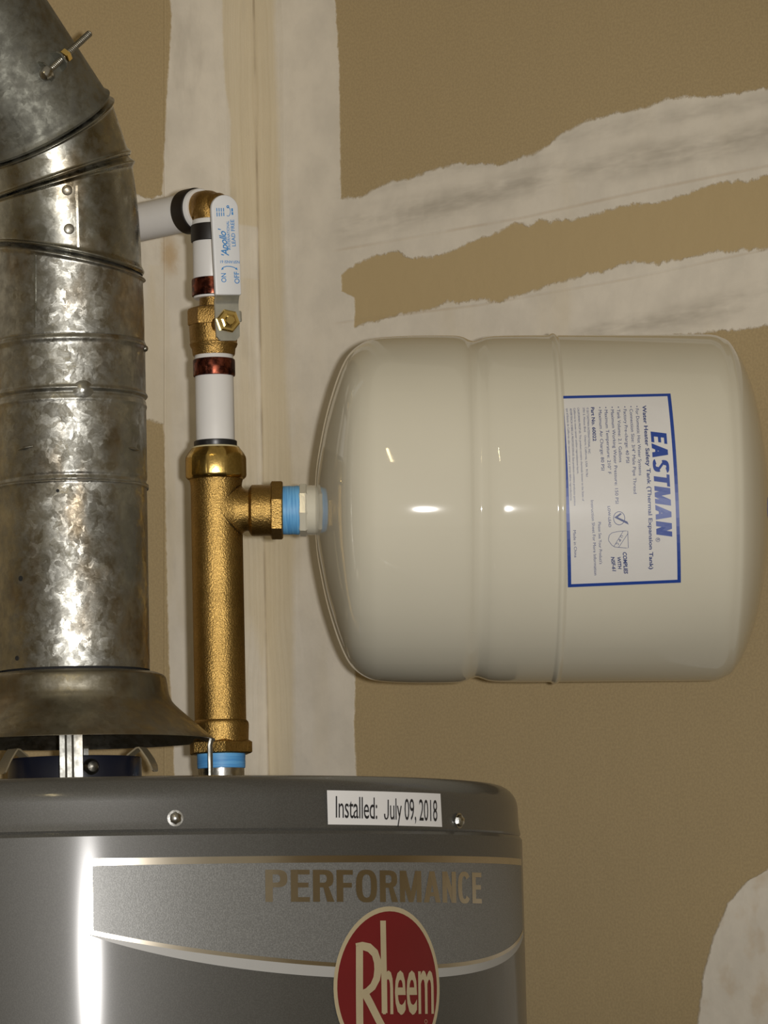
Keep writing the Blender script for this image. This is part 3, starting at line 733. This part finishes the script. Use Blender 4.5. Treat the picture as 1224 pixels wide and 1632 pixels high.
# lower white tubing
tp = thing('white_tubing', 'short white tubing between brass tee and ball valve, one copper ring', 'pipe', (XT, YT, zt_(712)), 'white tubing pieces')
obj('tube', stack([(712, 31), (566.5, 31), (565, 30), (565, 24)], 48), M['pex'], tp)
crimp(573, 600.5, 33.8, tp, M['copper'])
# ball valve
tb = thing('ball_valve', 'brass ball valve with white lever handle between two pieces of white tubing', 'valve', (XT, YT, zt_(566)))
obj('valve_body', stack([(567, 26), (567, 33), (565, 34), (556, 35), (553, 37), (549, 38.5), (546, 37.5), (544, 38), (520, 39), (519, 38)], 48), M['cast_brass_dark'], tb)
obj('valve_nut', stack([(520, 38), (519, 41), (517, 41.5), (497, 41.5), (493, 40), (491, 36), (491, 24)], 8, True, True, phase=.2), M['cast_brass_dark'], tb, smooth=22)
obj('barb', stack([(492, 22), (485, 22), (480, 21.5), (470, 21.5)], 32), M['cast_brass_dark'], tb)
sd = nrm([math.sin(math.radians(20)), -math.cos(math.radians(20)), -.02])      # stem direction
exl = nrm(np.cross(UPZ, sd)); eyl = np.cross(sd, exl)
lr = math.radians(2.3); EX = math.cos(lr)*exl+math.sin(lr)*eyl; EY = math.cos(lr)*eyl-math.sin(lr)*exl
if EX[0] < 0: EX = -EX
C0 = TO.copy(); C0[2] = zt_(522)
# lever plane distance from axis so that the nut is seen at x = 366
dst = 25.0*ST/math.sin(math.radians(20))
obj('stem', MB().lathe(C0, sd, [(36*ST, 15*ST), (dst-8*ST, 14*ST), (dst-8*ST, 9*ST), (dst+5*ST, 9*ST)], 24, True, True), M['cast_brass_dark'], tb)
LP = C0+sd*dst
hw = 19.5*ST
V = []
def plate(path, w, t):
    R = []
    for (b, c) in path:
        q = LP+EY*b*ST+sd*c*ST
        R.append(q)
    rings = []
    for i, q in enumerate(R):
        a = R[max(i-1, 0)]; b = R[min(i+1, len(R)-1)]; tg = nrm(b-a); nn = nrm(np.cross(EX, tg))
        ww = w[i]*ST
        rings.append([q-EX*ww-nn*t, q+EX*ww-nn*t, q+EX*ww+nn*t, q-EX*ww+nn*t])
    return MB().rings(rings, True, True, True)
mb = plate([(-31, 0), (-28, 0), (-24, 0), (0, 0), (26, 0), (31, 1), (36, 4), (46, 13), (52, 17), (57, 18), (100, 18)], [12, 16, 19, 19.5, 19.5, 19.5, 19.2, 19, 19, 18, 17], .0011)
lever = obj('lever', mb, M['lever'], tb, 'bright zinc lever plate', smooth=25)
mb = MB().prism(LP+EX*21*ST+EY*8*ST-sd*3*ST, EX, EY, sd, rrect(4*ST, 9*ST, 2.5*ST), -3*ST, 3*ST, .0004); obj('stop_tab', mb, M['lever'], lever)
obj('nut', MB().lathe(LP, sd, [(.0009, 18*ST), (.0012, 19.5*ST), (7*ST, 19.5*ST), (9.5*ST, 17*ST), (9.5*ST, 13*ST), (10.5*ST, 10*ST), (12*ST, 10*ST), (13*ST, 8*ST)], 6, True, True, phase=.35), M['gold'], tb, 'gold hex nut holding the lever', smooth=20)
obj('stem_end', MB().lathe(LP, sd, [(8*ST, 8*ST), (15*ST, 8*ST), (17*ST, 6.5*ST), (17*ST, .5*ST)], 20, True, True), M['gold'], tb)
# vinyl sleeve
def lever_uv(px, py, depth):
    P = hit_plane(px, py, LP+sd*depth, sd); q = P-LP; return (q@EX, q@EY)
SD0 = 18*ST; th_ = 5.0*ST
a_b, b_b = lever_uv(364.8, 470, SD0+th_); a_t, b_t = lever_uv(357.5, 310, SD0+th_)
wb, wt = 20.5*ST/math.cos(math.radians(19)), 21.5*ST/math.cos(math.radians(19))
ol = []
ol += [(a_b-wb+.0005, b_b), (a_b+wb-.0005, b_b), (a_b+wb, b_b+.0008)]
rt = wt
for k in range(0, 17):
    t = math.pi*k/16; ol.append((a_t+wt*math.cos(t), b_t-rt+rt*math.sin(t)))
ol.append((a_b-wb, b_b+.0008))
mb = MB().prism(LP+sd*SD0, EX, EY, sd, ol, -th_, th_, .0012)
sleeve = obj('handle_sleeve', mb, M['sleeve'], tb, 'white vinyl handle sleeve with light blue print', smooth=40)
HSf = Surf(lambda x, y: lever_uv(x, y, SD0+th_), lambda a, b, l: LP+EX*a+EY*b+sd*(SD0+th_+l))
mb = MB()
HSf.text(mb, 'ON', (360.6, 450), (360.0, 435.5), 8*ST, .012)
HSf.text(mb, 'OFF', (381.8, 452), (380.5, 433), 8*ST, .012)
HSf.text(mb, 'NSF/ANSI 61', (381.5, 415.6), (351, 415.0), 4.4*ST, .01)
HSf.text(mb, "'Apollo'", (364.6, 408), (358.8, 363), 11.5*ST, .014, .35, .92)
HSf.text(mb, 'INTERNATIONAL', (367.4, 394.5), (364.8, 352), 4.4*ST, .012)
HSf.text(mb, 'LEAD FREE', (375.6, 392.5), (372.8, 350), 6*ST, .012)
HSf.stroke(mb, [(353.5, 429), (356, 426), (361, 424.4), (367, 424.6), (373, 426.2), (377.5, 429)], 1.3*ST)
for (x, y, dx) in ((352.4, 430.5, -1), (378.8, 430.6, 1)):
    HSf.poly(mb, [(x, y), (x-dx*4.2, y-1.6), (x-dx*1.6, y-4.6)][::dx])
for k in range(4):     # small certification block, too fine to read
    xx = 346+k*3.6
    HSf.stroke(mb, [(xx, 345-k*.2), (xx-.3, 338.5)], 1.5*ST); HSf.stroke(mb, [(xx-.35, 337.3), (xx-.7, 331.5)], 1.5*ST)
HSf.stroke(mb, [(363.5+3.6*math.cos(t), 337.5+7*math.sin(t)) for t in np.linspace(-1.9, 2.2, 12)], 1.0*ST)
HSf.stroke(mb, [(363+1.5*math.cos(t), 329.5+1.8*math.sin(t)) for t in np.linspace(0, 6.28, 10)[:-1]], 1.6*ST, True)
HSf.stroke(mb, [(370.5, 342.5), (370.2, 338)], 2.6*ST); HSf.stroke(mb, [(370.1, 337), (369.7, 332)], 2.6*ST)
obj('handle_print', mb, M['sky_ink'], sleeve, smooth=0)
# upper white tubing
tp2 = thing('white_tubing', 'white tubing behind the valve handle, with a dark ring at each end', 'pipe', (XT, YT, zt_(476)), 'white tubing pieces')
obj('tube', stack([(476, 24), (476, 30), (474.5, 31), (353, 31), (351.5, 30), (351.5, 24)], 48), M['pex'], tp2)
crimp(359, 386.5, 33.6, tp2, M['black_copper']); crimp(444.5, 473, 33.6, tp2, M['copper'])
# brass elbow, and tubing that runs back to the wall
EO = TO.copy(); EO[2] = zt_(330)
PD = -dR                                   # parallel to the right-hand wall, away from the camera
tel = thing('brass_elbow', 'small brass elbow at the top of the white tubing, turning toward the left wall', 'pipe fitting', (XT, YT, zt_(352)))
R = 17*ST; pts = [EO-UPZ*(24*ST), EO-UPZ*R]
for k in range(1, 8):
    t = math.radians(90*k/8); pts.append(EO+PD*R*(1-math.cos(t))-UPZ*R*(1-math.sin(t)))
pts += [EO+PD*R, EO+PD*(26*ST)]
mb = MB().tube(pts, [29*ST]*2+[29.5*ST, 30.5*ST, 31*ST, 31.5*ST, 31*ST, 30.5*ST, 29.5*ST]+[29*ST]*2, 32)
obj('elbow_body', mb, M['cast_brass_dark'], tel, smooth=50)
obj('elbow_boss', MB().lathe(EO+np.array([0, 0, -2*ST]), -PD, [(10*ST, 24*ST), (22*ST, 22*ST), (28*ST, 18*ST), (30*ST, 8*ST), (30*ST, .5*ST)], 28, True, True), M['cast_brass_dark'], tel)
tp3 = thing('white_tubing', 'white tubing running from brass elbow back to the left wall behind the vent', 'pipe', EO+PD*.03, 'white tubing pieces')
S0 = 22*ST
Lw = float(((CORNER-EO)@nL)/(PD@nL))
obj('tube', MB().lathe(EO, PD, [(S0, 20*ST), (S0, 33*ST), (S0+1.5*ST, 34*ST), (S0+14*ST, 34*ST), (S0+15*ST, 31.5*ST), (Lw+.01, 31.5*ST)], 48, True, True), M['pex'], tp3)
obj('crimp_ring', MB().lathe(EO, PD, [(S0+9*ST, 34*ST), (S0+10*ST, 36.2*ST), (S0+12*ST, 36.6*ST), (S0+34*ST, 36.6*ST), (S0+36*ST, 36.2*ST), (S0+37*ST, 32*ST)], 48), M['black_copper'], tp3, 'blackened crimp ring')

# ================================================================== EXPANSION TANK
tk = thing('expansion_tank', 'cream enamel expansion tank lying sideways, screwed to the brass tee', 'expansion tank', TA)
prof = [(501.5, 6), (502.5, 40), (506, 78), (517, 137), (529, 182), (541, 217), (553, 242), (566, 257), (583, 268), (601, 273.5), (636, 276.4), (680, 277.5), (722, 277.2), (738, 275), (748, 270.5), (757, 268.3), (766, 270.5),
        (776, 274), (792, 276), (830, 276.8), (870, 276.9), (875, 277.2), (878, 279.0), (880.5, 280), (883, 279.9), (885.5, 278.6), (888.5, 276.9), (893, 276.8), (1000, 276.8), (1110, 276.8), (1136, 276), (1150, 271.5), (1162, 264), (1179, 238), (1197, 191), (1212, 123), (1222, 52), (1226, 5)]
P2 = smooth_prof(prof, 5)
mb = MB().lathe(TA, TD, [(sx_(x), r*ST) for x, r in P2], 200, True, True)
obj('shell', mb, M['tank'], tk, smooth=60)
obj('neck', MB().lathe(TA, TD, [(sx_(489), 30*ST), (sx_(489), 39*ST), (sx_(491), 39.5*ST), (sx_(507), 39.5*ST), (sx_(515), 41*ST)], 48, True, True), M['tank'], tk, smooth=40)
obj('hex_collar', MB().lathe(TA, TD, [(sx_(476), 38*ST), (sx_(478), 42*ST), (sx_(487), 42.5*ST), (sx_(490), 40*ST)], 8, True, True, phase=.2), M['tank'], tk, smooth=20)
obj('thread', MB().lathe(TA, TD, [(sx_(446), 35*ST), (sx_(480), 37*ST)], 32, True, True), M['zinc'], tk)
obj('thread_tape', MB().lathe(TA, TD, [(sx_(450.5), 37*ST), (sx_(451.5), 38.6*ST), (sx_(460), 38.9*ST), (sx_(468), 38.6*ST), (sx_(475), 39.4*ST), (sx_(477.5), 38.4*ST)], 48), M['tape'], tk, 'blue thread sealing tape')
obj('valve_cap', MB().lathe(TA, TD, [(sx_(1220), 44*ST), (sx_(1229), 44*ST), (sx_(1233), 40*ST), (sx_(1236), 20*ST), (sx_(1240), 18*ST), (sx_(1248), 17*ST), (sx_(1249), 1*ST)], 32, True, True), M['cap_blue'], tk, 'blue air valve cap')
# label wrapped on the shell: a = along the axis, b = arc upward
TRl = 276.9*ST
tu = nrm(UPZ-(UPZ@TD)*TD); tf = np.cross(TD, tu); tf = tf if tf[1] < 0 else -tf      # up and toward the camera
def tinv(px, py):
    P = hit_cyl(px, py, TA, TD, TRl); q = P-TA; return (q@TD, math.atan2(q@tu, q@tf)*TRl)
def tmap(a, b, lift):
    t = b/TRl; r = TRl+lift; return TA+TD*a+tf*(r*math.cos(t))+tu*(r*math.sin(t))
TS = Surf(tinv, tmap)
TL, TRc, BRc, BLc = (891.5, 632), (1068.5, 628), (1085, 928), (905, 935.5)
mb = MB(); TS.grid(mb, [BLc, BRc, TRc, TL], 4, 40, .00035)
lab = obj('label', mb, M['label'], tk, 'white printed label with a blue border')
mb = MB()
A, B, C_, D_ = [np.array(tinv(*p)) for p in (BLc, BRc, TRc, TL)]
bw = 5.2*ST
def edge(P, Q, inn):
    n = 24; s1 = [P+(Q-P)*i/n for i in range(n+1)]
    d = (Q-P)/np.linalg.norm(Q-P); m = np.array([-d[1], d[0]])
    c = (A+B+C_+D_)/4
    if (c-P)@m < 0: m = -m
    V = [tmap(*s, .0005) for s in s1]+[tmap(*(s+m*bw), .0005) for s in s1]
    mb.add(V, [(i, i+1, n+2+i, n+1+i) for i in range(n)])
for P, Q in ((A, B), (B, C_), (C_, D_), (D_, A)): edge(P, Q, 1)
obj('label_border', mb, M['blue_ink'], lab, smooth=0)
def z2(x, y): return (880+x/4.8, 610+y/4.8)
mb = MB()
def L(st, a, b, h, **k): TS.text(mb, st, z2(*a), z2(*b), h/4.8*ST, lift=.0006, **k)
block_text(TS, mb, 'EASTMAN', z2(752, 376), z2(797, 1160), 116/4.8*ST, .0006, tv=.235, thn=.185, gap=.06, shear=.18)
obj('brand_lettering', mb, M['blue_ink'], lab, 'bold blue brand lettering', smooth=0)
mb = MB()
TS.stroke(mb, [z2(808+15*math.cos(t), 1200+15*math.sin(t)) for t in np.linspace(0, 2*math.pi, 17)[:-1]], .6*ST, True, .0006)
L('R', (800, 1193), (801, 1208), 17, bold=.01)
L('Water Heater Safety Tank (Thermal Expansion Tank)', (689, 178), (744, 1425), 27, bold=.022)
L('• For Domestic Hot Water Systems', (636, 182), (663, 710), 23)
L('• Connection Size: 3/4" Male Pipe Thread', (590, 183), (623, 850), 23)
L('• Factory Pre-charge: 40 PSI', (543, 185), (566, 615), 23)
L('• Tank Volume: 2.1 Gallons', (494, 187), (512, 610), 23)
L('• Maximum Working Water Pressure: 150 PSI', (446, 188), (484, 925), 23)
L('• Maximum Temperature: 210° F', (398, 190), (427, 700), 23)
L('• Maximum Air Charge: 80 PSI', (352, 190), (376, 672), 23)
L('Part No. 60022', (296, 192), (312, 450), 24, bold=.024)
L('© 2017 EASTMAN INTERNATIONAL, INC.', (262, 195), (277, 548), 15)
L('3701 E. Mission Blvd.   Ontario, California, USA  91761', (233, 195), (259, 720), 14)
L('CALIFORNIA PROP 65: This product contains chemicals known to the State of', (192, 195), (230, 905), 14)
L('California to cause cancer and/or reproductive harm.', (163, 198), (190, 700), 14)
L('ADVERTENCIA SOBRE LA PROPOSICION 65: Este producto contiene productos quimicos', (135, 200), (167, 940), 14)
L('que el Estado de California sabe causan cancer u otros daños reproductivos.', (107, 200), (138, 905), 14)
L("Please See Your Product's", (350, 1065), (362, 1385), 21)
L('Instruction Sheet For More Information', (294, 900), (322, 1470), 21)
L('Made in China', (160, 1128), (170, 1335), 20)
L('LOW-LEAD', (424, 945), (432, 1105), 18, bold=.015)
L('COMPLIES', (540, 1295), (550, 1460), 27, bold=.03, shear=.2)
L('WITH', (497, 1332), (505, 1425), 24, bold=.03, shear=.2)
L('NSF-61', (449, 1330), (462, 1442), 25, bold=.03, shear=.2)
TS.stroke(mb, [z2(512+43*math.cos(t), 1036+50*math.sin(t)) for t in np.linspace(0, 2*math.pi, 33)[:-1]], .9*ST, True, .0006)
TS.poly(mb, [z2(533, 1002), z2(520, 998), z2(474, 1030), z2(585, 1085), z2(575, 1062), z2(502, 1028)], .0007)
sh = [(578, 1133), (582, 1262), (560, 1262), (478, 1255), (455, 1240), (432, 1208), (430, 1190), (437, 1165), (455, 1148), (500, 1137), (560, 1132)]
TS.stroke(mb, [z2(*p) for p in sh], .7*ST, True, .0006)
TS.stroke(mb, [z2(580, 1150), z2(508, 1258)][::1], .6*ST, False, .0006); TS.stroke(mb, [z2(543, 1134), z2(472, 1250)], .6*ST, False, .0006)
for ch, p in (('U', (524, 1163)), ('P', (508, 1193)), ('C', (492, 1220))): L(ch, p, (p[0]-6, p[1]+15), 20, bold=.01)
obj('label_lettering', mb, M['navy_ink'], lab, 'small dark blue lettering and approval marks', smooth=0)
